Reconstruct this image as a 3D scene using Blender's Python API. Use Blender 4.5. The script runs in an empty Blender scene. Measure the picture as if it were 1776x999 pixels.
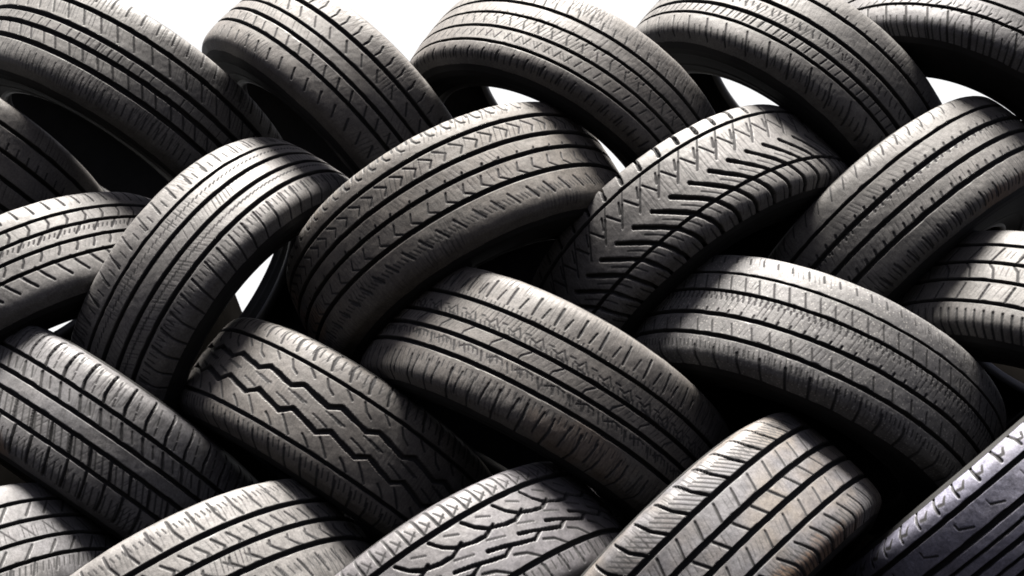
import bpy, json, math
import numpy as np

# ------------------------------------------------------------------ scene, camera, light
scene = bpy.context.scene
COL = scene.collection
LIFT = 1.4                                    # the camera's height above the lower ground
SUN_EL, SUN_AZ = math.radians(74), math.radians(10)   # azimuth: to the left of straight behind the camera

scene.view_settings.view_transform = 'Standard'
scene.view_settings.look = 'None'
scene.view_settings.exposure = 3.33
scene.view_settings.gamma = 1.0
scene.cycles.max_bounces = 5
scene.cycles.diffuse_bounces = 3
scene.cycles.filter_width = 1.7

cam = bpy.data.cameras.new('camera')
cam.sensor_width = 36.0
cam.lens = 36.0 * 2200 / 1776
cam.clip_start, cam.clip_end = 0.05, 3000
cam_ob = bpy.data.objects.new('camera', cam)
COL.objects.link(cam_ob)
cam_ob.location = (0, 0, LIFT)
cam_ob.rotation_mode = 'XYZ'
cam_ob.rotation_euler = (math.pi / 2 + 0.44, 0, 0.03)
cam.dof.use_dof = True
cam.dof.focus_distance = 1.98
cam.dof.aperture_fstop = 9.0
scene.camera = cam_ob

to_sun = np.array([-math.sin(SUN_AZ) * math.cos(SUN_EL), -math.cos(SUN_AZ) * math.cos(SUN_EL), math.sin(SUN_EL)])
sun = bpy.data.lights.new('sun', 'SUN')
sun.energy = 5.0
sun.angle = math.radians(26.0)
sun.color = (1.0, 0.945, 0.88)
sun_ob = bpy.data.objects.new('sun', sun)
COL.objects.link(sun_ob)
sun_ob.rotation_euler = (math.pi / 2 - SUN_EL, 0, math.atan2(to_sun[1], to_sun[0]) + math.pi / 2)

world = bpy.data.worlds.new('World')
scene.world = world
world.use_nodes = True
wt = world.node_tree
sky = wt.nodes.new('ShaderNodeTexSky')
sky.sky_type = 'NISHITA'
sky.sun_disc = False
sky.sun_elevation = SUN_EL
sky.sun_rotation = math.atan2(to_sun[0], to_sun[1])
sky.air_density, sky.dust_density, sky.ozone_density = (0.08, 1.6, 0.0)
bg = wt.nodes['Background']
bg.inputs['Strength'].default_value = 0.06
# a bright bank of sunlit haze and cloud fills the sky behind the stack
geo = wt.nodes.new('ShaderNodeTexCoord').outputs['Generated']
sep = wt.nodes.new('ShaderNodeSeparateXYZ')
wt.links.new(geo, sep.inputs[0])
cn = wt.nodes.new('ShaderNodeTexNoise')
cn.inputs['Scale'].default_value = 3.0
cn.inputs['Detail'].default_value = 6.0
wt.links.new(geo, cn.inputs['Vector'])
def math_node(op, a, b):
    n = wt.nodes.new('ShaderNodeMath'); n.operation = op
    for i, v in enumerate((a, b)):
        if isinstance(v, bpy.types.NodeSocket): wt.links.new(v, n.inputs[i])
        else: n.inputs[i].default_value = v
    return n.outputs[0]
side = math_node('ADD', sep.outputs['Y'], math_node('MULTIPLY', math_node('SUBTRACT', cn.outputs['Fac'], .5), .35))
cr = wt.nodes.new('ShaderNodeValToRGB')
cr.color_ramp.elements[0].position, cr.color_ramp.elements[1].position = .42, .56
low = math_node('SUBTRACT', side, math_node('MULTIPLY', math_node('MAXIMUM', math_node('SUBTRACT', sep.outputs['Z'], .64), 0.0), 4.0))
wt.links.new(low, cr.inputs['Fac'])
cm = wt.nodes.new('ShaderNodeMix'); cm.data_type = 'RGBA'
wt.links.new(cr.outputs['Color'], cm.inputs[0])
wt.links.new(sky.outputs['Color'], cm.inputs[6])
cm.inputs[7].default_value = (1.8, 1.8, 1.8 * 1.01, 1)
wt.links.new(cm.outputs[2], bg.inputs['Color'])

# ------------------------------------------------------------------ materials
def new_mat(name):
    m = bpy.data.materials.new(name)
    m.use_nodes = True
    return m, m.node_tree, m.node_tree.nodes['Principled BSDF']

def noise(nt, vec, scale, detail=4.0, rough=0.55):
    n = nt.nodes.new('ShaderNodeTexNoise')
    n.inputs['Scale'].default_value = scale
    n.inputs['Detail'].default_value = detail
    n.inputs['Roughness'].default_value = rough
    nt.links.new(vec, n.inputs['Vector'])
    return n.outputs['Fac']

def ramp(nt, fac, stops):
    r = nt.nodes.new('ShaderNodeValToRGB')
    el = r.color_ramp.elements
    while len(el) < len(stops): el.new(0.5)
    for e, (p, c) in zip(el, stops):
        e.position = p
        e.color = (c, c, c, 1) if not isinstance(c, tuple) else (*c, 1)
    nt.links.new(fac, r.inputs['Fac'])
    return r.outputs['Color']

def mix(nt, fac, a, b, mode='MIX'):
    n = nt.nodes.new('ShaderNodeMix')
    n.data_type = 'RGBA'
    n.blend_type = mode
    for key, val in ((0, fac), (6, a), (7, b)):
        if isinstance(val, bpy.types.NodeSocket): nt.links.new(val, n.inputs[key])
        elif isinstance(val, tuple): n.inputs[key].default_value = (*val, 1)
        else: n.inputs[key].default_value = val
    return n.outputs[2]

def tread_material(name, base, tint, rough=0.6, speck=0.0, blotch=0.5, stain=(0.09, 0.05, 0.022)):
    """Worn, dusty tread rubber: the scuffed running surface is greyer than the clean rubber down in the grooves."""
    m, nt, p = new_mat(name)
    tc = nt.nodes.new('ShaderNodeTexCoord').outputs['Object']
    big = noise(nt, tc, 11.0, 3)
    mid = noise(nt, tc, 55.0, 5, 0.7)
    fine = noise(nt, tc, 330.0, 3, 0.75)
    col = mix(nt, ramp(nt, big, [(0.38, 0.0), (0.62, blotch)]), base, tint)
    col = mix(nt, 1.0, col, ramp(nt, mid, [(0.28, 0.62), (0.72, 1.34)]), 'MULTIPLY')
    col = mix(nt, 1.0, col, ramp(nt, fine, [(0.3, 0.62), (0.7, 1.38)]), 'MULTIPLY')
    if speck:
        v = nt.nodes.new('ShaderNodeTexVoronoi')
        v.inputs['Scale'].default_value = 190.0
        nt.links.new(tc, v.inputs['Vector'])
        s = ramp(nt, v.outputs['Distance'], [(0.16, speck), (0.3, 0.0)])
        col = mix(nt, s, col, (0.30, 0.29, 0.27))
        v2 = nt.nodes.new('ShaderNodeTexVoronoi')
        v2.inputs['Scale'].default_value = 260.0
        nt.links.new(tc, v2.inputs['Vector'])
        s2 = ramp(nt, v2.outputs['Distance'], [(0.2, speck), (0.34, 0.0)])
        col = mix(nt, s2, col, (0.02, 0.02, 0.02))
    st = nt.nodes.new('ShaderNodeAttribute'); st.attribute_name = 'stain'
    col = mix(nt, st.outputs['Fac'], col, stain)
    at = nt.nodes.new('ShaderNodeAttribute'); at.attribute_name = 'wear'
    col = mix(nt, at.outputs['Fac'], (0.008, 0.008, 0.0085), col)  # near black in the cuts: clean rubber plus painted groove shade
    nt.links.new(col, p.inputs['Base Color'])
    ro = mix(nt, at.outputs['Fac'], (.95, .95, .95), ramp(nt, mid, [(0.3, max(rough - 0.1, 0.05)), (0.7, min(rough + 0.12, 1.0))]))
    nt.links.new(ro, p.inputs['Roughness'])
    p.inputs['Specular IOR Level'].default_value = 0.3
    b = nt.nodes.new('ShaderNodeBump')
    b.inputs['Strength'].default_value = 0.2
    b.inputs['Distance'].default_value = 0.0012
    nt.links.new(fine, b.inputs['Height'])
    nt.links.new(b.outputs['Normal'], p.inputs['Normal'])
    return m

def plain_rubber(name, base, rough, spec=0.35):
    m, nt, p = new_mat(name)
    tc = nt.nodes.new('ShaderNodeTexCoord').outputs['Object']
    n = noise(nt, tc, 24.0, 5, 0.65)
    col = mix(nt, ramp(nt, n, [(0.35, 0.0), (0.7, 0.7)]), base, tuple(c * 1.9 for c in base))
    nt.links.new(col, p.inputs['Base Color'])
    p.inputs['Roughness'].default_value = rough
    p.inputs['Specular IOR Level'].default_value = spec
    b = nt.nodes.new('ShaderNodeBump')
    b.inputs['Strength'].default_value = 0.25
    b.inputs['Distance'].default_value = 0.001
    nt.links.new(noise(nt, tc, 180.0, 3), b.inputs['Height'])
    nt.links.new(b.outputs['Normal'], p.inputs['Normal'])
    return m

K = 0.46
def g(v, r=0.0, b=0.0): return (K * v * (1 + r), K * v, K * v * (1 + b))
M = {
 'neutral': tread_material('tread_rubber_grey', g(.085, .035, -.04), g(.068, .07, -.07), .62),
 'warm':    tread_material('tread_rubber_warm', g(.080, .07, -.06), g(.070, .13, -.12), .62),
 'brown':   tread_material('tread_rubber_brownish', g(.080, .09, -.10), g(.070, .17, -.17), .66),
 'pale':    tread_material('tread_rubber_pale', g(.100, .04, -.02), g(.085, .05, -.05), .60),
 'cool':    tread_material('tread_rubber_cool', g(.082, .01, .06), g(.072, .05, -.03), .58),
 'lilac':   tread_material('tread_rubber_lilac', g(.070, .04, .12), g(.064, .06, -.02), .56),
 'speck':   tread_material('tread_rubber_speckled', g(.092, .02, -.01), g(.080, .01, .05), .60, speck=.22),
 'patchy':  tread_material('tread_rubber_patchy', g(.085, .16, -.15), g(.080, .0, .12), .58, blotch=.9, stain=(.13, .065, .022)),
 'glossy':  tread_material('tread_rubber_glossy', g(.165, .0, .30), g(.135, .03, .18), .52),
}
SIDE = plain_rubber('sidewall_rubber', (.006, .006, .006), .7, .14)
BEAD = plain_rubber('bead_rubber', (.012, .012, .012), .5, .35)
LINER = plain_rubber('inner_liner_rubber', (.007, .007, .007), .8, .2)

# ------------------------------------------------------------------ mesh helpers
def grid_mesh(name, V, closed, mat, attrs=None):
    """V: (rings, columns, 3); columns run round the tyre and close on themselves."""
    nr, nc, _ = V.shape
    me = bpy.data.meshes.new(name)
    r = np.arange(nr if closed else nr - 1)[:, None]
    c = np.arange(nc)[None, :]
    r2, c2 = (r + 1) % nr, (c + 1) % nc
    q = np.stack([r * nc + c, r * nc + c2, r2 * nc + c2, r2 * nc + c], -1).reshape(-1, 4).astype(np.int32)
    me.vertices.add(nr * nc)
    me.vertices.foreach_set('co', V.astype(np.float32).ravel())
    me.loops.add(q.size)
    me.loops.foreach_set('vertex_index', q.ravel())
    me.polygons.add(len(q))
    me.polygons.foreach_set('loop_start', np.arange(0, q.size, 4, dtype=np.int32))
    me.polygons.foreach_set('loop_total', np.full(len(q), 4, np.int32))
    me.polygons.foreach_set('use_smooth', np.ones(len(q), bool))
    me.update(calc_edges=True)
    for an, av in (attrs or {}).items():
        a = me.attributes.new(an, 'FLOAT', 'POINT')
        a.data.foreach_set('value', av.astype(np.float32).ravel())
    me.materials.append(mat)
    return me

def link(name, me, parent):
    o = bpy.data.objects.new(name, me)
    COL.objects.link(o)
    o.parent = parent
    return o

def lathe(name, ar, ncol, mat, base):
    """ar: list of (axial, radius); the ring is turned round the local Z axis."""
    ar = np.array(ar, float)
    th = np.linspace(0, 2 * np.pi, ncol, endpoint=False)
    V = np.stack([ar[:, 1:2] * np.cos(th), ar[:, 1:2] * np.sin(th), np.repeat(ar[:, :1], ncol, 1)], -1) - base
    return grid_mesh(name, V, False, mat)

def smooth_curve(pts, step):
    """Catmull-Rom through pts, resampled at about one step of arc length."""
    P = np.array(pts, float)
    P = np.vstack([2 * P[0] - P[1], P, 2 * P[-1] - P[-2]])
    out = []
    for i in range(1, len(P) - 2):
        t = np.linspace(0, 1, 24, endpoint=False)[:, None]
        a, b, c, d = P[i - 1:i + 3]
        out.append(.5 * (2 * b + (c - a) * t + (2 * a - 5 * b + 4 * c - d) * t ** 2 + (3 * b - a - 3 * c + d) * t ** 3))
    C = np.vstack(out + [P[-2:-1]])
    s = np.r_[0, np.cumsum(np.linalg.norm(np.diff(C, axis=0), axis=1))]
    n = max(3, int(s[-1] / step))
    u = np.linspace(0, s[-1], n)
    return np.stack([np.interp(u, s, C[:, 0]), np.interp(u, s, C[:, 1])], -1)

def smoothstep(e0, e1, x):
    t = np.clip((x - e0) / (e1 - e0), 0, 1)
    return t * t * (3 - 2 * t)

def value_noise(u, v, su, sv, period, seed):
    """Smooth random field over the tread, closing on itself round the tyre."""
    rg = np.random.default_rng(seed)
    nu = max(3, int(period / su)); nv = 64
    G = rg.random((nv, nu))
    x = (u / period * nu) % nu; y = (v / sv) % nv
    x0 = np.floor(x).astype(int) % nu; y0 = np.floor(y).astype(int) % nv
    fx = x - np.floor(x); fy = y - np.floor(y)
    fx = fx * fx * (3 - 2 * fx); fy = fy * fy * (3 - 2 * fy)
    x1, y1 = (x0 + 1) % nu, (y0 + 1) % nv
    return (G[y0, x0] * (1 - fx) + G[y0, x1] * fx) * (1 - fy) + (G[y1, x0] * (1 - fx) + G[y1, x1] * fx) * fy

BULGE = .009          # bulge of the sidewall beyond the tread

def build_tread(spec, seed, base):
    R, wt = spec['R'], spec['wt']
    rows = [(0, 0), (.3, .0006), (.55, .002), (.75, .0042), (.88, .0075), (.96, .0125), (1.0, .0185)]
    half = [(a * wt, R - d) for a, d in rows] + [(wt + .005, R - .03)]
    prof = [(-a, r) for a, r in half[:0:-1]] + half
    prof = smooth_curve(prof, .0013)
    # extra rows where the grooves running round the tyre have their walls
    av = list(prof[:, 0])
    for o, w in spec['grooves']:
        av += [o - w / 2 - .0004, o - w / 2 + .0003, o - w / 2 + .001, o, o + w / 2 - .001, o + w / 2 - .0003, o + w / 2 + .0004]
    mid = np.abs(prof[:, 0]) < wt * .995
    s_all = np.r_[0, np.cumsum(np.linalg.norm(np.diff(prof, axis=0), axis=1))]
    s_mid, a_mid = s_all[mid], prof[mid, 0]
    s_ex = np.interp(av[len(prof):], a_mid, s_mid)
    s = np.sort(np.r_[s_all, s_ex])
    s = s[np.r_[True, np.diff(s) > .00012]]
    A, Rr = np.interp(s, s_all, prof[:, 0]), np.interp(s, s_all, prof[:, 1])
    dA, dR = np.gradient(A, s), np.gradient(Rr, s)
    nl = np.hypot(dA, dR)
    nA, nR = -dR / nl, dA / nl               # outward normal of the profile
    # a surface coordinate across the tread which goes on over the shoulder
    S = s - np.interp(0, a_mid, s_mid)
    vv = np.where(np.abs(A) < wt * .9, A, np.sign(A) * (wt * .9 + (np.abs(S) - np.abs(np.interp(np.sign(A) * wt * .9, a_mid, s_mid - np.interp(0, a_mid, s_mid)))) * .62))
    vv = np.where(np.abs(A) < wt * .9, A, vv)
    lim = 1.85
    th = np.r_[np.linspace(-lim, lim, int(2 * lim * R / .00115), endpoint=False),
               np.linspace(lim, 2 * np.pi - lim, int((2 * np.pi - 2 * lim) * R / .005), endpoint=False)]
    U = np.repeat((th * R)[None], len(A), 0)
    Vv = np.repeat(vv[:, None], len(th), 1)
    Av = np.repeat(A[:, None], len(th), 1)
    per = 2 * np.pi * R
    wob = (value_noise(U, Vv, .012, .01, per, seed) - .5)
    wear_shade = value_noise(U, Vv, .07, .03, per, seed + 7)
    D = np.zeros_like(U)
    C = np.zeros_like(U)                     # cuts to clean black rubber, painted wider and darker to carry their shade
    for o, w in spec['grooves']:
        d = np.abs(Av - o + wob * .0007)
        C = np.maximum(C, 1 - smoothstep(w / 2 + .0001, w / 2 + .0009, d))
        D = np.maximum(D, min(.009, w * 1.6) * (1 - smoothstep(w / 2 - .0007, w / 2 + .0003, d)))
    rj = np.random.default_rng(seed + 21)
    # close set hairline cuts across every rib and shoulder, half worn away
    edges = [wt * 1.08] + [o for o, _ in sorted(spec['grooves'], reverse=True)] + [-wt * 1.08]
    for hi_, lo_ in zip(edges[:-1], edges[1:]):
        span = hi_ - lo_
        if span < .012: continue
        for rep in range(1 if span < .05 else 2):
            N = int(per / rj.uniform(.0065, .009)); sl = rj.uniform(-.35, .35) * min(span, .03)
            a_, b_ = hi_ - span * rj.uniform(.08, .3), lo_ + span * rj.uniform(.08, .3)
            jit = rj.normal(0, .12, N) * per / N
            rsel = np.where((vv < a_ + .001) & (vv > b_ - .001))[0]
            if not len(rsel): continue
            r0, r1 = rsel[0], rsel[-1] + 1
            u, v = U[r0:r1], Vv[r0:r1]
            q = (u - sl * (v - b_) / (a_ - b_)) / (per / N)
            i = np.floor(q).astype(int) % N
            x = np.abs((q - np.floor(q) - .5) * per / N + jit[i])
            end = smoothstep(b_ - .001, b_ + .002, v) * smoothstep(a_ + .001, a_ - .002, v)
            am = (rj.random(N) ** .7)[i] * np.clip(1.7 * wear_shade[r0:r1] - .25, 0, 1) * end * spec['micro']
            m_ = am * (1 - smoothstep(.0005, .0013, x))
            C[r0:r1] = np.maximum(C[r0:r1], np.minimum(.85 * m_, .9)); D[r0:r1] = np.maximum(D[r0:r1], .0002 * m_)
    for N, w, dep, polys in spec['units']:
        pitch = per / N
        jit = np.cumsum(rj.normal(0, .05, N)); jit -= np.linspace(0, jit[-1], N)
        jit = (jit * .5 + rj.normal(0, .035, N)) * pitch
        amp = np.clip(rj.normal(1.0, .2, N), .45, 1.15)
        cont = w >= 3.5
        w = w * (1.15 if w < 3 else 1.12) * 1e-3; dep = dep * 1e-3 * (.2 if w < .0021 else .3 if w < .0034 else .8)
        if cont or spec['crisp']: jit, amp = jit * (0 if cont else .15), amp * 0 + 1
        for pl in polys:
            for (ua, va), (ub, vb) in zip(pl[:-1], pl[1:]):
                lo, hi = min(va, vb) - w, max(va, vb) + w
                rsel = np.where((vv > lo) & (vv < hi))[0]
                if not len(rsel): continue
                r0, r1 = rsel[0], rsel[-1] + 1
                u, v = U[r0:r1], Vv[r0:r1]
                q0 = u - min(ua, ub) + w
                idx = np.floor(q0 / pitch).astype(int)
                um = q0 - idx * pitch + min(ua, ub) - w
                best = np.full(u.shape, 1.0)
                am = np.ones(u.shape)
                du, dv = ub - ua, vb - va
                L2 = du * du + dv * dv + 1e-12
                for k in range(int(abs(du) / pitch) + 2):
                    j = (idx - k) % N
                    x, y = um + k * pitch - ua - jit[j], v - va
                    t = np.clip((x * du + y * dv) / L2, 0, 1)
                    dd = np.hypot(x - t * du, y - t * dv)
                    am = np.where(dd < best, amp[j], am)
                    best = np.minimum(best, dd)
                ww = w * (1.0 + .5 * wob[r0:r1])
                fade = am if cont or spec['crisp'] else (.75 + .45 * wear_shade[r0:r1]) * am
                C[r0:r1] = np.maximum(C[r0:r1], np.clip(fade * 1.8, 0, 1) * (1 - smoothstep(ww / 2 + .0001, ww / 2 + .0011, best)))  # colour runs past the walls, painting out their sunlit rims
                D[r0:r1] = np.maximum(D[r0:r1], dep * np.minimum(fade, 1) * (1 - smoothstep(ww / 2 - .0004, ww / 2 + .0005, best)))
    rough = (value_noise(U, Vv, .03, .02, per, seed + 3) - .5) * .0007 + (value_noise(U, Vv, .006, .006, per, seed + 4) - .5) * .0003
    off = rough - D
    a2 = A[:, None] + nA[:, None] * off
    r2 = Rr[:, None] + nR[:, None] * off
    P = np.stack([r2 * np.cos(th), r2 * np.sin(th), a2], -1) - base
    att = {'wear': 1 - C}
    st = np.zeros_like(U)
    for (uc, vc, ru, rv, amt) in spec.get('stain', []):
        q = ((U - uc) / ru) ** 2 + ((Vv - vc) / rv) ** 2
        st = np.maximum(st, amt * smoothstep(1.1, .2, q + .9 * (value_noise(U, Vv, .015, .012, per, seed + 11) - .5)))
    att['stain'] = st
    return P, att

def build_tyre(spec, idx):
    k = np.array([spec['ax'], spec['ay'], 1.0]); k /= np.linalg.norm(k)
    X = np.array([0, -1.0, 0]); X -= k * (X @ k); X /= np.linalg.norm(X)
    Y = np.cross(k, X)
    c = np.array(spec['c']) + np.array([0, 0, LIFT])
    R, wt, SH = spec['R'], spec['wt'], spec['sh']
    # lowest point of the tyre: where its Empty stands
    dn = np.array([0, 0, -1.0]); dl = np.array([dn @ X, dn @ Y]); dl /= np.linalg.norm(dl)
    base = np.array([dl[0] * (R - .02), dl[1] * (R - .02), -wt if k[2] > 0 else wt])
    world_base = c + X * base[0] + Y * base[1] + k * base[2]
    e = bpy.data.objects.new('tyre', None)
    e.empty_display_size = .1
    COL.objects.link(e)
    from mathutils import Matrix
    m = Matrix.Identity(4)
    for i in range(3):
        m[i][0], m[i][1], m[i][2], m[i][3] = X[i], Y[i], k[i], world_base[i]
    e.matrix_world = m
    e['label'] = spec['label']; e['category'] = 'tyre'; e['group'] = 'worn tyres laced into a herringbone stack'
    P, att = build_tread(spec, idx * 31 + 5, base)
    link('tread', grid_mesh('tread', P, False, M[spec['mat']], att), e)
    bw = {1: spec['beads'][0], -1: spec['beads'][1]}     # how far each bead stands from the middle of the tyre
    for sgn in (1, -1):
        b = bw[sgn]
        sw = wt + BULGE
        side = smooth_curve([(wt + .0048, R - .0292), (sw, R - .046), (sw + .0005 + (b + .006 - sw) * .3, R - SH * .62), (sw + (b + .005 - sw) * .75, R - SH * .76), (b, R - SH + .012)], .0022)
        # fine raised rings moulded into the sidewall
        rr = R - side[:, 1]
        lift = .0009 * (np.abs(rr - .040) < .0016) + .0012 * (np.abs(rr - SH * .72) < .0024) + .0007 * (np.abs(rr - .0525) < .001)
        side[:, 0] += lift
        link('sidewall', lathe('sidewall', [(sgn * a, r) for a, r in side], 220, SIDE, base), e)
        bead = [(b, R - SH + .0123), (b + .0014, R - SH + .009), (b, R - SH + .005), (b - .004, R - SH + .0015), (b - .009, R - SH), (b - .015, R - SH + .001), (b - .018, R - SH + .005)]
        link('bead', lathe('bead', [(sgn * a, r) for a, r in bead], 220, BEAD, base), e)
    full = []
    for sgn in (1, -1):
        b = bw[sgn]
        h = smooth_curve([(b - .0178, R - SH + .0048), (min(b - .006, wt * .86) * .5 + wt * .43, R - SH * .76), (wt * .88, R - SH * .54), (wt * .78, R - .032), (wt * .5, R - .0225), (0, R - .02)], .008)
        full = full + [(a, r) for a, r in h] if sgn > 0 else full + [(-a, r) for a, r in h[-2::-1]]
    link('inner_liner', lathe('inner_liner', full, 160, LINER, base), e)
    return e

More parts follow.
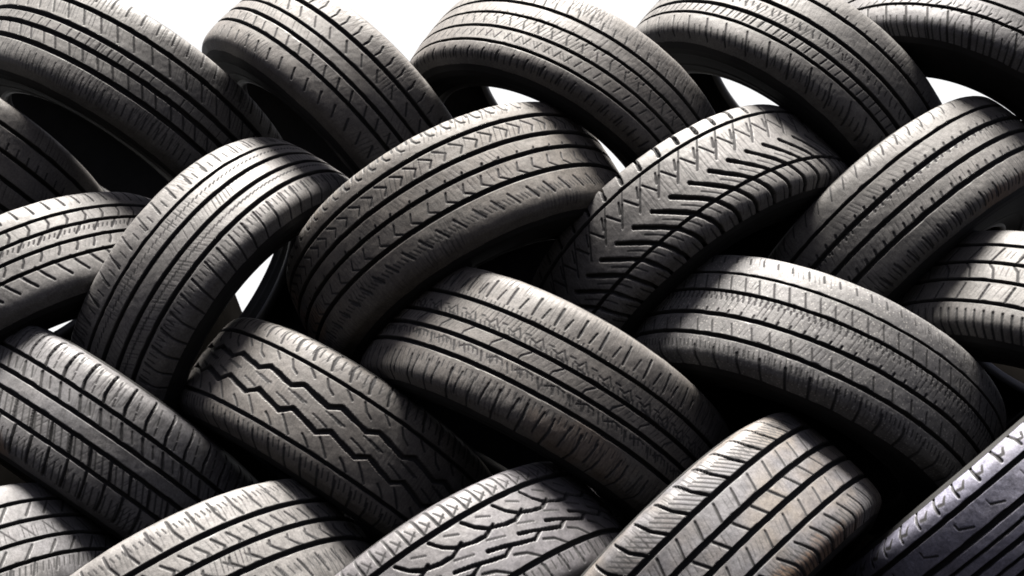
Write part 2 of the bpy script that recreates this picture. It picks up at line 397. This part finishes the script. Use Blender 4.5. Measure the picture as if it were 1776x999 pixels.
# ------------------------------------------------------------------ the stack
DATA = json.loads('''{"T1":{"p":[-0.7574,1.9465,1.2506,0.5286,-0.0231,0.3021,0.0912,0.0468,0.0076,-0.0174,-0.0469],"g":[[66,2.2,4,[[[0.0563,0.0884],[0.0624,0.0644]]]],[59,2.0,5,[[[0.0309,0.0414],[0.0479,0.0169]]]],[96,1.6,4,[[[0.0396,0.0004],[0.0394,-0.0194]]]],[71,2.2,5,[[[-0.0129,-0.0201],[0.0022,-0.0411]]]],[146,1.4,3,[[[0.0292,-0.0627],[0.0329,-0.0813]]]]]},"T2":{"p":[-0.3666,1.9442,1.2393,0.9093,-0.0268,0.2809,0.0865,0.0403,0.0074,-0.0161,-0.0433],"g":[[69,2.4,4,[[[0.0169,0.0676],[0.0209,0.0572],[0.019,0.0469]]]],[50,2,4,[[[-0.0253,0.0314],[-0.011,0.0153]]]],[60,2.2,5,[[[-0.0331,-0.024],[-0.0231,-0.0399]]]],[59,2.6,5,[[[-0.0106,-0.0595],[-0.002,-0.076]]]]]},"T3":{"p":[0.0305,1.9239,1.1928,0.5792,0.0544,0.2985,0.0828,0.0301,0.0025,-0.0281,-0.0576],"g":[[64,2.0,4,[[[-0.1481,-0.0708],[-0.1516,-0.0811]]]],[103,1.4,3,[[[-0.0823,-0.0361],[-0.0879,-0.0489]]]],[71,1.6,3,[[[-0.1257,-0.0073],[-0.1193,-0.0215]]]],[121,1.4,3,[[[-0.0527,0.0063],[-0.0569,-0.0063]]]],[89,1.6,3,[[[-0.044,0.0495],[-0.0413,0.0348]]]],[144,1.2,2.5,[[[-0.0845,-0.0755],[-0.0857,-0.0826]]]]]},"T4":{"p":[0.419,1.945,1.2311,0.8008,-0.0531,0.3086,0.0865,0.0457,0.0081,-0.0249,-0.0482],"g":[[133,1.7,5,[[[-0.0861,-0.0296],[-0.0894,-0.0431]]]],[49,2.0,5,[[[-0.1486,-0.0575],[-0.1325,-0.0875]]]],[157,1.4,3,[[[-0.1188,-0.0717],[-0.1131,-0.0821]]]],[74,1.6,4,[[[-0.0823,-0.0061],[-0.0769,-0.0141]]]],[155,1.3,3,[[[-0.0324,-0.0008],[-0.0305,-0.0092]]]],[98,1.6,4,[[[0.0037,0.0552],[0.0046,0.0441]]]]]},"T5":{"p":[0.751,1.9128,1.2351,0.6387,-0.0157,0.3031,0.0914,0.0548,0.0183,-0.0213,-0.0521],"g":[[117,1.6,4,[[[-0.105,-0.0419],[-0.1139,-0.0567]]]],[52,2.0,5,[[[-0.1376,-0.0579],[-0.1214,-0.0978]]]],[151,1.4,3,[[[-0.1461,-0.0754],[-0.1376,-0.0985]]]]]},"S1":{"p":[-0.8647,1.9498,0.8443,-0.6481,-0.1388,0.3055,0.0708,0.034,0.009,-0.017,-0.0428],"g":[[76,2.4,5,[[[0.1156,0.066],[0.1202,0.0468]]]],[63,2.2,5,[[[0.162,0.0301],[0.163,0.0212],[0.1571,0.0118]]]],[63,2.2,5,[[[0.1167,0.0077],[0.1098,-0.0003],[0.1023,-0.0076]]]],[239,1.3,3,[[[0.1251,0.0015],[0.1214,-0.0038]]]],[68,2.2,5,[[[0.1309,-0.0175],[0.1283,-0.0268],[0.1229,-0.0342]]]],[71,3.0,5,[[[0.1103,-0.0411],[0.1183,-0.0556],[0.1278,-0.0689]]]]]},"S2":{"p":[-0.5368,1.9563,0.8857,-1.4415,-0.0143,0.2993,0.0856,0.0408,0.0092,-0.0182,-0.0486],"g":[[55,2.2,4,[[[0.041,0.0806],[0.0329,0.0508]]]],[112,1.3,3,[[[0.0164,0.0657],[0.014,0.0514]]]],[65,2.6,5,[[[0.0855,-0.0572],[0.0819,-0.0743],[0.0788,-0.0935]]]],[192,1.2,2.5,[[[0.0678,-0.0583],[0.0663,-0.0706]]]],[204,1.1,1.5,[[[0.0151,0.0056],[0.0227,0.0081]]]],[203,1.1,1.5,[[[-0.0153,0.025],[-0.0084,0.0276]]]],[208,1.1,1.5,[[[0.0302,-0.032],[0.0395,-0.0296]]]]]},"S3":{"p":[-0.1428,1.8894,0.9655,-0.5473,-0.0821,0.29,0.0915,0.047,0.01,-0.0179,-0.0537],"g":[[71,2.0,4,[[[-0.041,0.0407],[-0.0241,0.0288],[-0.0319,0.0185]]]],[71,2.2,4,[[[-0.0331,0.0851],[-0.0339,0.0747],[-0.0301,0.0671],[-0.0246,0.0659]],[[-0.0164,0.0829],[-0.0168,0.0752]]]],[59,2.6,5,[[[0.0089,-0.0109],[0.0058,-0.018]]]],[61,2.0,4,[[[-0.0,-0.0286],[-0.0055,-0.0415],[0.0099,-0.0515]]]],[60,2.6,4,[[[-0.0078,-0.0708],[0.0039,-0.089]]]],[238,1.2,2,[[[0.0022,-0.0767],[0.009,-0.0866]]]]]},"S4":{"p":[0.249,1.9321,0.9488,-0.648,0.0659,0.298,0.0854,0.054,0.0171,-0.0171,-0.0508],"g":[[53,5.0,8,[[[-0.0395,0.0959],[-0.0406,0.0744],[-0.0432,0.062]]]],[53,1.6,3,[[[-0.0474,0.0554],[-0.0629,0.034]]]],[53,2.5,5,[[[-0.0629,0.034],[-0.0846,0.0044]],[[-0.0568,0.0368],[-0.0455,0.016]],[[-0.0301,0.0405],[-0.0389,0.0248]]]],[53,1.5,3,[[[-0.1004,-0.0274],[-0.086,-0.04],[-0.07,-0.0573],[-0.0622,-0.071]],[[-0.0536,-0.0801],[-0.0497,-0.0952]]]],[53,5.6,9,[[[-0.1063,-0.0065],[-0.0885,-0.0224],[-0.071,-0.0379],[-0.0562,-0.0531],[-0.0462,-0.071],[-0.039,-0.0854],[-0.038,-0.1083]]]]]},"S5":{"p":[0.5921,1.9338,0.9568,-0.745,0.0558,0.2948,0.0861,0.0463,0.0136,-0.0159,-0.0468],"g":[[70,1.4,2,[[[-0.0071,0.086],[-0.0216,0.0644]]]],[93,3.0,4,[[[0.0316,0.0224],[0.0249,0.0084]]]],[125,2.6,4,[[[-0.0147,0.0155],[-0.0178,0.0057]]]],[99,3.0,4,[[[0.0059,-0.0359],[0.0012,-0.0476]]]],[66,2.2,3.5,[[[0.0676,-0.0701],[0.0698,-0.0865]]]],[193,1.3,2.5,[[[0.0202,-0.0733],[0.0215,-0.085]]]]]},"R1":{"p":[-0.7094,1.9515,0.6211,0.6253,-0.0053,0.2796,0.0861,0.0384,0.0093,-0.0158,-0.0452],"g":[[49,3.4,6,[[[0.033,0.0396],[0.0263,0.0537],[0.0215,0.0861]]]],[49,1.5,3,[[[0.0463,0.0446],[0.0433,0.0545]],[[0.0417,0.0588],[0.0378,0.0699]],[[0.0362,0.0746],[0.0347,0.0801]]]],[49,3.0,6,[[[0.0356,0.0322],[0.05,0.0119]]]],[97,1.5,4,[[[0.0533,0.0313],[0.064,0.0169]]]],[52,3.2,6,[[[-0.0068,-0.0175],[0.0093,-0.0447]]]],[151,1.4,4,[[[0.0103,-0.0196],[0.0244,-0.0414]]]],[56,3.2,6,[[[0.0463,-0.0469],[0.053,-0.0629],[0.0597,-0.0832]]]],[164,1.4,4,[[[0.0336,-0.0609],[0.0423,-0.0823]]]]]},"R2":{"p":[-0.339,1.9624,0.6342,0.6144,-0.0553,0.2694,0.0849,0.0502,0.017,-0.017,-0.058],"g":[[26,6.2,8,[[[-0.0143,0.0198],[0.0326,0.0103],[0.0496,0.0197]]]],[26,6.2,8,[[[-0.0064,-0.0182],[0.0386,-0.0292],[0.0562,-0.0173]]]],[26,1.6,4,[[[-0.0218,0.0034],[0.0031,-0.0011]],[[0.0201,-0.0094],[0.0476,-0.0155]],[[0.0334,0.0038],[0.0635,-0.0028]],[[-0.035,-0.0112],[-0.0178,-0.0167]]]],[26,2.0,4,[[[0.0087,0.0448],[0.0184,0.0335],[0.0294,0.0284]],[[0.043,0.0459],[0.057,0.0362]]]],[26,2.4,4,[[[-0.0171,-0.0322],[-0.0058,-0.0416],[0.0058,-0.0522]],[[0.0232,-0.041],[0.0316,-0.046],[0.0408,-0.0534]]]],[52,2.9,5,[[[-0.0013,0.0927],[-0.0001,0.0731],[0.0058,0.0585]]]],[129,1.2,2.5,[[[-0.0246,0.0816],[-0.0218,0.0665]]]],[58,2.6,4,[[[-0.0457,-0.0713],[-0.0323,-0.0976]]]],[177,1.2,2.5,[[[-0.0386,-0.0659],[-0.0336,-0.0764]]]]]},"R3":{"p":[-0.0082,1.9069,0.6788,0.5547,-0.091,0.2946,0.0951,0.0399,0.0059,-0.0181,-0.0469],"g":[[50,2.4,5,[[[-0.0315,0.0805],[-0.0322,0.0514]]]],[50,2.0,4,[[[-0.0107,0.0711],[-0.0144,0.0527]]]],[248,1.2,2.5,[[[-0.0211,0.0481],[-0.0211,0.042]]]],[52,1.5,3,[[[-0.0368,0.0258],[-0.0286,0.0141]],[[-0.0513,0.0191],[-0.0424,0.0167],[-0.0384,0.0233]],[[-0.0427,0.0122],[-0.0301,0.0105]],[[-0.0254,0.0228],[-0.0175,0.0231]]]],[223,1.2,2.5,[[[-0.0212,0.0153],[-0.0171,0.0078]]]],[39,1.8,4,[[[-0.0148,-0.015],[-0.0137,-0.0088],[-0.0027,0.0014]]]],[40,1.5,3,[[[-0.0246,-0.0263],[-0.0172,-0.0398]],[[-0.0454,-0.0244],[-0.0325,-0.0266]],[[-0.0115,-0.0314],[0.0009,-0.0251]],[[-0.0539,-0.0259],[-0.0468,-0.0366]]]],[231,1.2,2.5,[[[-0.0829,-0.0262],[-0.079,-0.0328]]]],[44,2.8,5,[[[-0.0977,-0.0649],[-0.0961,-0.0825],[-0.0993,-0.1016]]]],[44,2.2,4,[[[-0.0787,-0.0634],[-0.0818,-0.0909]]]],[184,1.2,2.5,[[[-0.0646,-0.0578],[-0.064,-0.0676]]]]]},"R4":{"p":[0.405,1.9117,0.6924,0.512,-0.0374,0.2972,0.0892,0.0477,0.0158,-0.023,-0.0559],"g":[[79,1.8,3,[[[-0.121,0.0782],[-0.1161,0.0673]]]],[80,1.6,4,[[[-0.1107,0.0412],[-0.0999,0.014]]]],[191,2.0,4,[[[-0.1396,0.0167],[-0.1363,0.0084]]]],[98,2.2,5,[[[-0.1209,-0.0147],[-0.1219,-0.0239]]]],[205,1.8,3,[[[-0.1081,0.0066],[-0.1072,0.0019]]]],[61,1.8,4,[[[-0.1472,-0.0345],[-0.1393,-0.053]]]],[51,3.0,5,[[[-0.1214,-0.0745],[-0.1107,-0.1062]]]],[235,1.3,2.5,[[[-0.1126,-0.0682],[-0.1103,-0.0769]]]]]},"R5":{"p":[0.7991,1.8974,0.7046,0.5804,-0.0043,0.3032,0.0893,0.0501,0.0164,-0.0153,-0.0523],"g":[[51,2.4,5,[[[-0.1938,-0.0228],[-0.1993,-0.05]]]],[51,2.2,5,[[[-0.1964,0.0439],[-0.2076,0.0171]]]],[52,2.2,4,[[[-0.2072,0.0133],[-0.1979,0.004],[-0.1923,-0.0136]]]],[136,2.4,5,[[[-0.2002,-0.0662],[-0.1929,-0.098]]]]]},"Q1":{"p":[-0.8952,1.8654,0.2975,-0.7616,-0.0323,0.3031,0.0875,0.0463,0.0146,-0.0161,-0.0454],"g":[[55,2.2,5,[[[0.2584,0.042],[0.2391,0.0226]]]],[55,1.6,3,[[[0.2614,0.0088],[0.2749,-0.0125]]]],[49,2.4,5,[[[0.2599,-0.0238],[0.2395,-0.0432]]]],[51,2.2,5,[[[0.2523,-0.0495],[0.2416,-0.0666]]]],[213,1.2,3,[[[0.2638,-0.0516],[0.2579,-0.0633]]]]]},"Q2":{"p":[-0.5314,1.9021,0.3138,-0.6837,-0.0328,0.3022,0.0957,0.0454,0.0112,-0.0225,-0.0574],"g":[[61,2.6,5,[[[0.0623,0.087],[0.0629,0.0691],[0.0689,0.0527]]]],[231,1.2,2.5,[[[0.0754,0.0798],[0.0776,0.0718]]]],[78,2.4,5,[[[0.1556,0.0353],[0.1673,0.0192],[0.1613,0.0108]]]],[78,1.4,3,[[[0.137,0.0273],[0.1457,0.016]]]],[57,2.2,5,[[[0.2349,0.0017],[0.2322,-0.0051],[0.2499,-0.0226]]]],[57,1.6,4,[[[0.2627,-0.0008],[0.2718,-0.0105],[0.2851,-0.0193]]]],[54,2.8,5,[[[0.227,-0.0366],[0.2368,-0.0647]]]],[162,1.2,3,[[[0.2421,-0.04],[0.2472,-0.0528]]]]]},"Q3":{"p":[-0.1548,1.8808,0.3257,-0.7322,0.0275,0.3031,0.0875,0.0521,0.0175,-0.0175,-0.0492],"g":[[84,2.6,5,[[[0.107,0.0885],[0.1105,0.0515]]]],[84,1.4,3,[[[0.1147,0.0763],[0.1217,0.0625]],[[0.1244,0.0674],[0.1134,0.0596]]]],[37,3.6,7,[[[0.0913,0.0445],[0.1027,0.0295],[0.1159,0.0198],[0.1401,0.0136],[0.1583,0.0123],[0.1772,0.0209]]]],[37,3.6,7,[[[0.0964,-0.0062],[0.118,-0.0113],[0.1421,-0.018],[0.1648,-0.0227],[0.1798,-0.0154]]]],[37,1.7,4,[[[0.1048,0.0068],[0.1305,-0.0002]],[[0.1128,0.0411],[0.13,0.033]]]],[37,2.8,5,[[[0.1754,-0.0274],[0.1931,-0.0334],[0.2099,-0.0469]]]],[60,3.0,5,[[[0.1836,-0.0551],[0.1871,-0.0763]]]],[162,1.5,3,[[[0.1667,-0.0574],[0.1667,-0.0687]]]]]},"Q4":{"p":[0.2099,1.8653,0.3703,-0.9241,0.0401,0.3029,0.0935,0.0484,0.0119,-0.0178,-0.0519],"g":[[50,3.2,6,[[[-0.0112,0.0933],[-0.0046,0.071],[0.0115,0.0479]]]],[216,1.0,1.2,[[[0.0014,0.0791],[0.0269,0.0511]]]],[56,2.4,5,[[[0.0407,0.0397],[0.0363,0.0291],[0.0299,0.0143]]]],[53,3.0,6,[[[0.0031,0.0082],[0.0156,-0.0166]]]],[53,2.4,5,[[[0.0999,-0.027],[0.0903,-0.0494]]]],[56,3.0,6,[[[0.0826,-0.0616],[0.0963,-0.0826],[0.1072,-0.1025]]]],[219,1.0,1.2,[[[0.1006,-0.0681],[0.1179,-0.0988]]]]]},"Q5":{"p":[0.6765,1.8307,0.4981,-0.7903,-0.0697,0.2773,0.0815,0.0575,0.0183,-0.0163,-0.0489],"g":[[50,3.4,3,[[[-0.194,0.0979],[-0.1964,0.0839],[-0.196,0.0689]]]],[50,2.0,1,[[[-0.1779,0.0794],[-0.1842,0.0736],[-0.192,0.0752]]]],[30,2.0,3,[[[-0.1365,0.0458],[-0.1362,0.0386],[-0.1187,0.0298]]]]]},"T0":{"p":[-1.0684,1.8953,1.1249,0.4421,-0.0145,0.3032,0.0925,0.0555,0.0185,-0.0185,-0.0555],"g":[[95,2,4,[[[0.2566,0.0344],[0.2602,0.0165]]]]]}}''')
INFO = {   # material, widths (mm) of the grooves running round the tyre, label, stains
 'T0': ('warm', lambda o: [(x, 5.5) for x in o], 'dark shaded tyre at the left edge, tucked under the top left corner tyre', []),
 'T1': ('neutral', lambda o: [(x, 7.0) for x in o], 'grey tyre in the top left corner with four broad straight grooves', []),
 'T2': ('warm', lambda o: [(o[0], 6.0), (o[1], 4.2), (o[2], 5.2), (o[3], 5.2)], 'steep top row tyre with narrow plain middle rib, second from the left', []),
 'T3': ('warm', lambda o: [(o[0], 5.0), (o[1], 4.2), (o[2], 4.2), (o[3], 4.0)], 'dusty tyre in the middle of the top row with thin grooves, short shoulder ticks', []),
 'T4': ('neutral', lambda o: [(o[0], 5.5), (o[1], 6.0), (o[2], 5.5), (o[3], 4.5)], 'top row tyre with a ladder of fine slits along one rib, over two sky gaps', []),
 'T5': ('cool', lambda o: [(x, 4.5) for x in o], 'tyre cut off by the top right corner with long fine shoulder slits', []),
 'S1': ('pale', lambda o: [(x, 4.5) for x in o], 'tyre at the left edge with square tread blocks in three ribs, half lit', []),
 'S2': ('pale', lambda o: [(o[0], 4.5), (o[1], 5.5), (o[2], 5.5), (o[3], 6.0)], 'steep narrow tyre with four smooth grooves and plain ribs, beside the white gap', []),
 'S3': ('brown', lambda o: [(o[0], 5.5), (o[1], 6.0), (o[2], 6.0), (o[3], 6.0)], 'wide brownish tyre with rows of small chevron cuts, centre left of the stack', [(-.42, .03, .05, .06, .6), (-.36, -.03, .05, .03, .35)]),
 'S4': ('pale', lambda o: [(o[0], 4.5), (o[3], 4.5)], 'winter tyre with a directional fishbone tread of long curved cuts', []),
 'S5': ('neutral', lambda o: [(o[0], 4.5), (o[1], 6.0), (o[2], 6.0), (o[3], 6.0)], 'worn tyre near the right edge with four ragged saw edged grooves', [(.1, -.09, .12, .015, .4)]),
 'R1': ('cool', lambda o: [(o[0], 4.8), (o[1], 4.8), (o[2], 4.8), (o[3], 4.8)], 'blocky tyre at the lower left with wide cross grooves cutting its shoulders into squares', [(-.05, -.085, .05, .02, .4)]),
 'R2': ('warm', lambda o: [(o[0], 4.5), (o[3], 4.5)], 'tyre with two stepped zigzag grooves across its middle, lower left', []),
 'R3': ('warm', lambda o: [(o[0], 5.0), (o[1], 5.0), (o[2], 5.0), (o[3], 5.0)], 'large tyre at the centre with squiggly fine cuts and a brightly lit upper shoulder', [(.12, -.075, .1, .03, .16)]),
 'R4': ('speck', lambda o: [(o[0], 3.2), (o[1], 4.2), (o[2], 5.2), (o[3], 5.2)], 'pale speckled worn tyre on the right, its upper shoulder rubbed smooth', []),
 'R5': ('neutral', lambda o: [(x, 4.5) for x in o], 'tyre at the right edge with slanted diamond shaped blocks, half in shadow', []),
 'Q1': ('cool', lambda o: [(x, 4.5) for x in o], 'tyre cut off by the bottom left corner with slanted cross cuts', []),
 'Q2': ('pale', lambda o: [(o[0], 6.0), (o[1], 6.0), (o[2], 6.0)], 'bottom row tyre with a broad ticked shoulder and two ribs of arrow shaped cuts', []),
 'Q3': ('lilac', lambda o: [(o[0], 6.5), (o[3], 6.0)], 'bottom row tyre with sweeping curved grooves and small forked cuts in its shoulder blocks', []),
 'Q4': ('patchy', lambda o: [(o[0], 6.0), (o[1], 6.0), (o[2], 6.0), (o[3], 5.5)], 'bottom row tyre with rectangular blocks patched in brown and bluish grey', [(.02, -.10, .2, .03, .4), (-.2, -.1, .1, .02, .3)]),
 'Q5': ('glossy', lambda o: [(o[0], 5.5), (o[1], 6.5), (o[1] - .018, 3.2), (o[2], 5.0), (o[2] - .017, 3.2), (o[3], 4.5)], 'shiny bluish tyre in the bottom right corner with a smooth raised middle rib', []),
}

SECTION = {'S1': .125, 'S2': .088, 'S5': .15, 'S3': .128, 'T5': .135, 'T3': .092}
WIDER = {'S2': (0, .002), 'S1': (.008, .010), 'S3': (.012, .006)}
BEADS = {'S2': (.051, .089)}              # a bead pinched in
roots = []
for i, (n, d) in enumerate(DATA.items()):
    p = d['p']
    mat, widths, label, stain = INFO[n]
    dz, dw = WIDER.get(n, (0, 0))           # wider towards the lower side: shift along the axis, extra half width
    kk = np.array([p[3], p[4], 1.0]); kk /= np.linalg.norm(kk)
    cc = np.array(p[:3]) - kk * dz
    p = list(cc) + p[3:6] + [p[6] + dw] + [o + dz for o in p[7:11]]
    units = [[N_, w_, d_, [[[u_, v_ + dz] for u_, v_ in l_] for l_ in pl_]] for N_, w_, d_, pl_ in d['g']]
    spec = dict(c=p[:3], ax=p[3], ay=p[4], R=p[5], wt=p[6], sh=SECTION.get(n, .112), beads=BEADS.get(n, (p[6] * .97, p[6] * .97)), mat=mat, label=label, units=units, crisp=n in ('R2', 'Q3', 'S4', 'Q4', 'R1', 'S1', 'R5'), micro={'S4': .8, 'R2': .6, 'Q3': .3, 'Q5': .25, 'S1': .6}.get(n, 1.25),
                grooves=[(o, w * 1.25e-3) for o, w in widths(p[7:11])], stain=stain)
    roots.append(build_tyre(spec, i))

# ------------------------------------------------------------------ the ground: a bank under the stack, lower ground in front, rise behind added to block sky
low = sorted((o.location.x, o.location.z) for o, n in zip(roots, DATA) if n[0] == 'Q')
lx = np.array([-400] + [a for a, _ in low] + [400.0]); lz = np.array([low[0][1]] + [b for _, b in low] + [low[-1][1]]) - .012
xs = np.r_[-400, -60, -12, np.arange(-4, -1.1, .25), np.arange(-1.1, 1.2, .04), np.arange(1.25, 4.01, .25), 12, 60, 400]
ys = [(-400, 0), (-60, 0), (-4, 0), (0, 0), (.9, 0), (1.25, .02), (1.45, .35), (1.55, .8), (1.62, 1), (1.8, 1), (2.265, 1), (2.28, 1.35), (2.295, 1.74), (2.7, 1.70), (6, 1.74), (60, 1.74), (900, 1.74)]  # last steep rise is an added blocker, keeping the lower gaps dark
rg = np.random.default_rng(4)
V = np.array([[(x, y, (min(f, 1) * np.interp(x, lx, lz) + max(f - 1, 0) * np.interp(x, [-1, -.94, -.88, -.655, -.615, .3, 1], [1.1, 1.1, 1.47, 1.47, .95, .9, 1.05])) + (rg.random() - .5) * .02 * (abs(y) < 8 and f < 1)) for x in xs] for y, f in ys])
gm = bpy.data.meshes.new('ground')
nr, nc = V.shape[:2]
gm.from_pydata(V.reshape(-1, 3).tolist(), [], [(r * nc + c, r * nc + c + 1, (r + 1) * nc + c + 1, (r + 1) * nc + c) for r in range(nr - 1) for c in range(nc - 1)])
gmat, nt, p = new_mat('ground_earth')
tc = nt.nodes.new('ShaderNodeTexCoord').outputs['Object']
colr = mix(nt, ramp(nt, noise(nt, tc, 6.0, 6, .65), [(.35, 0.0), (.7, 1.0)]), (.004, .0037, .0034), (.009, .0083, .0075))
nt.links.new(colr, p.inputs['Base Color'])
p.inputs['Roughness'].default_value = 1.0
p.inputs['Specular IOR Level'].default_value = 0.0
gm.materials.append(gmat)
go = bpy.data.objects.new('ground', gm)
COL.objects.link(go)
go['kind'] = 'structure'
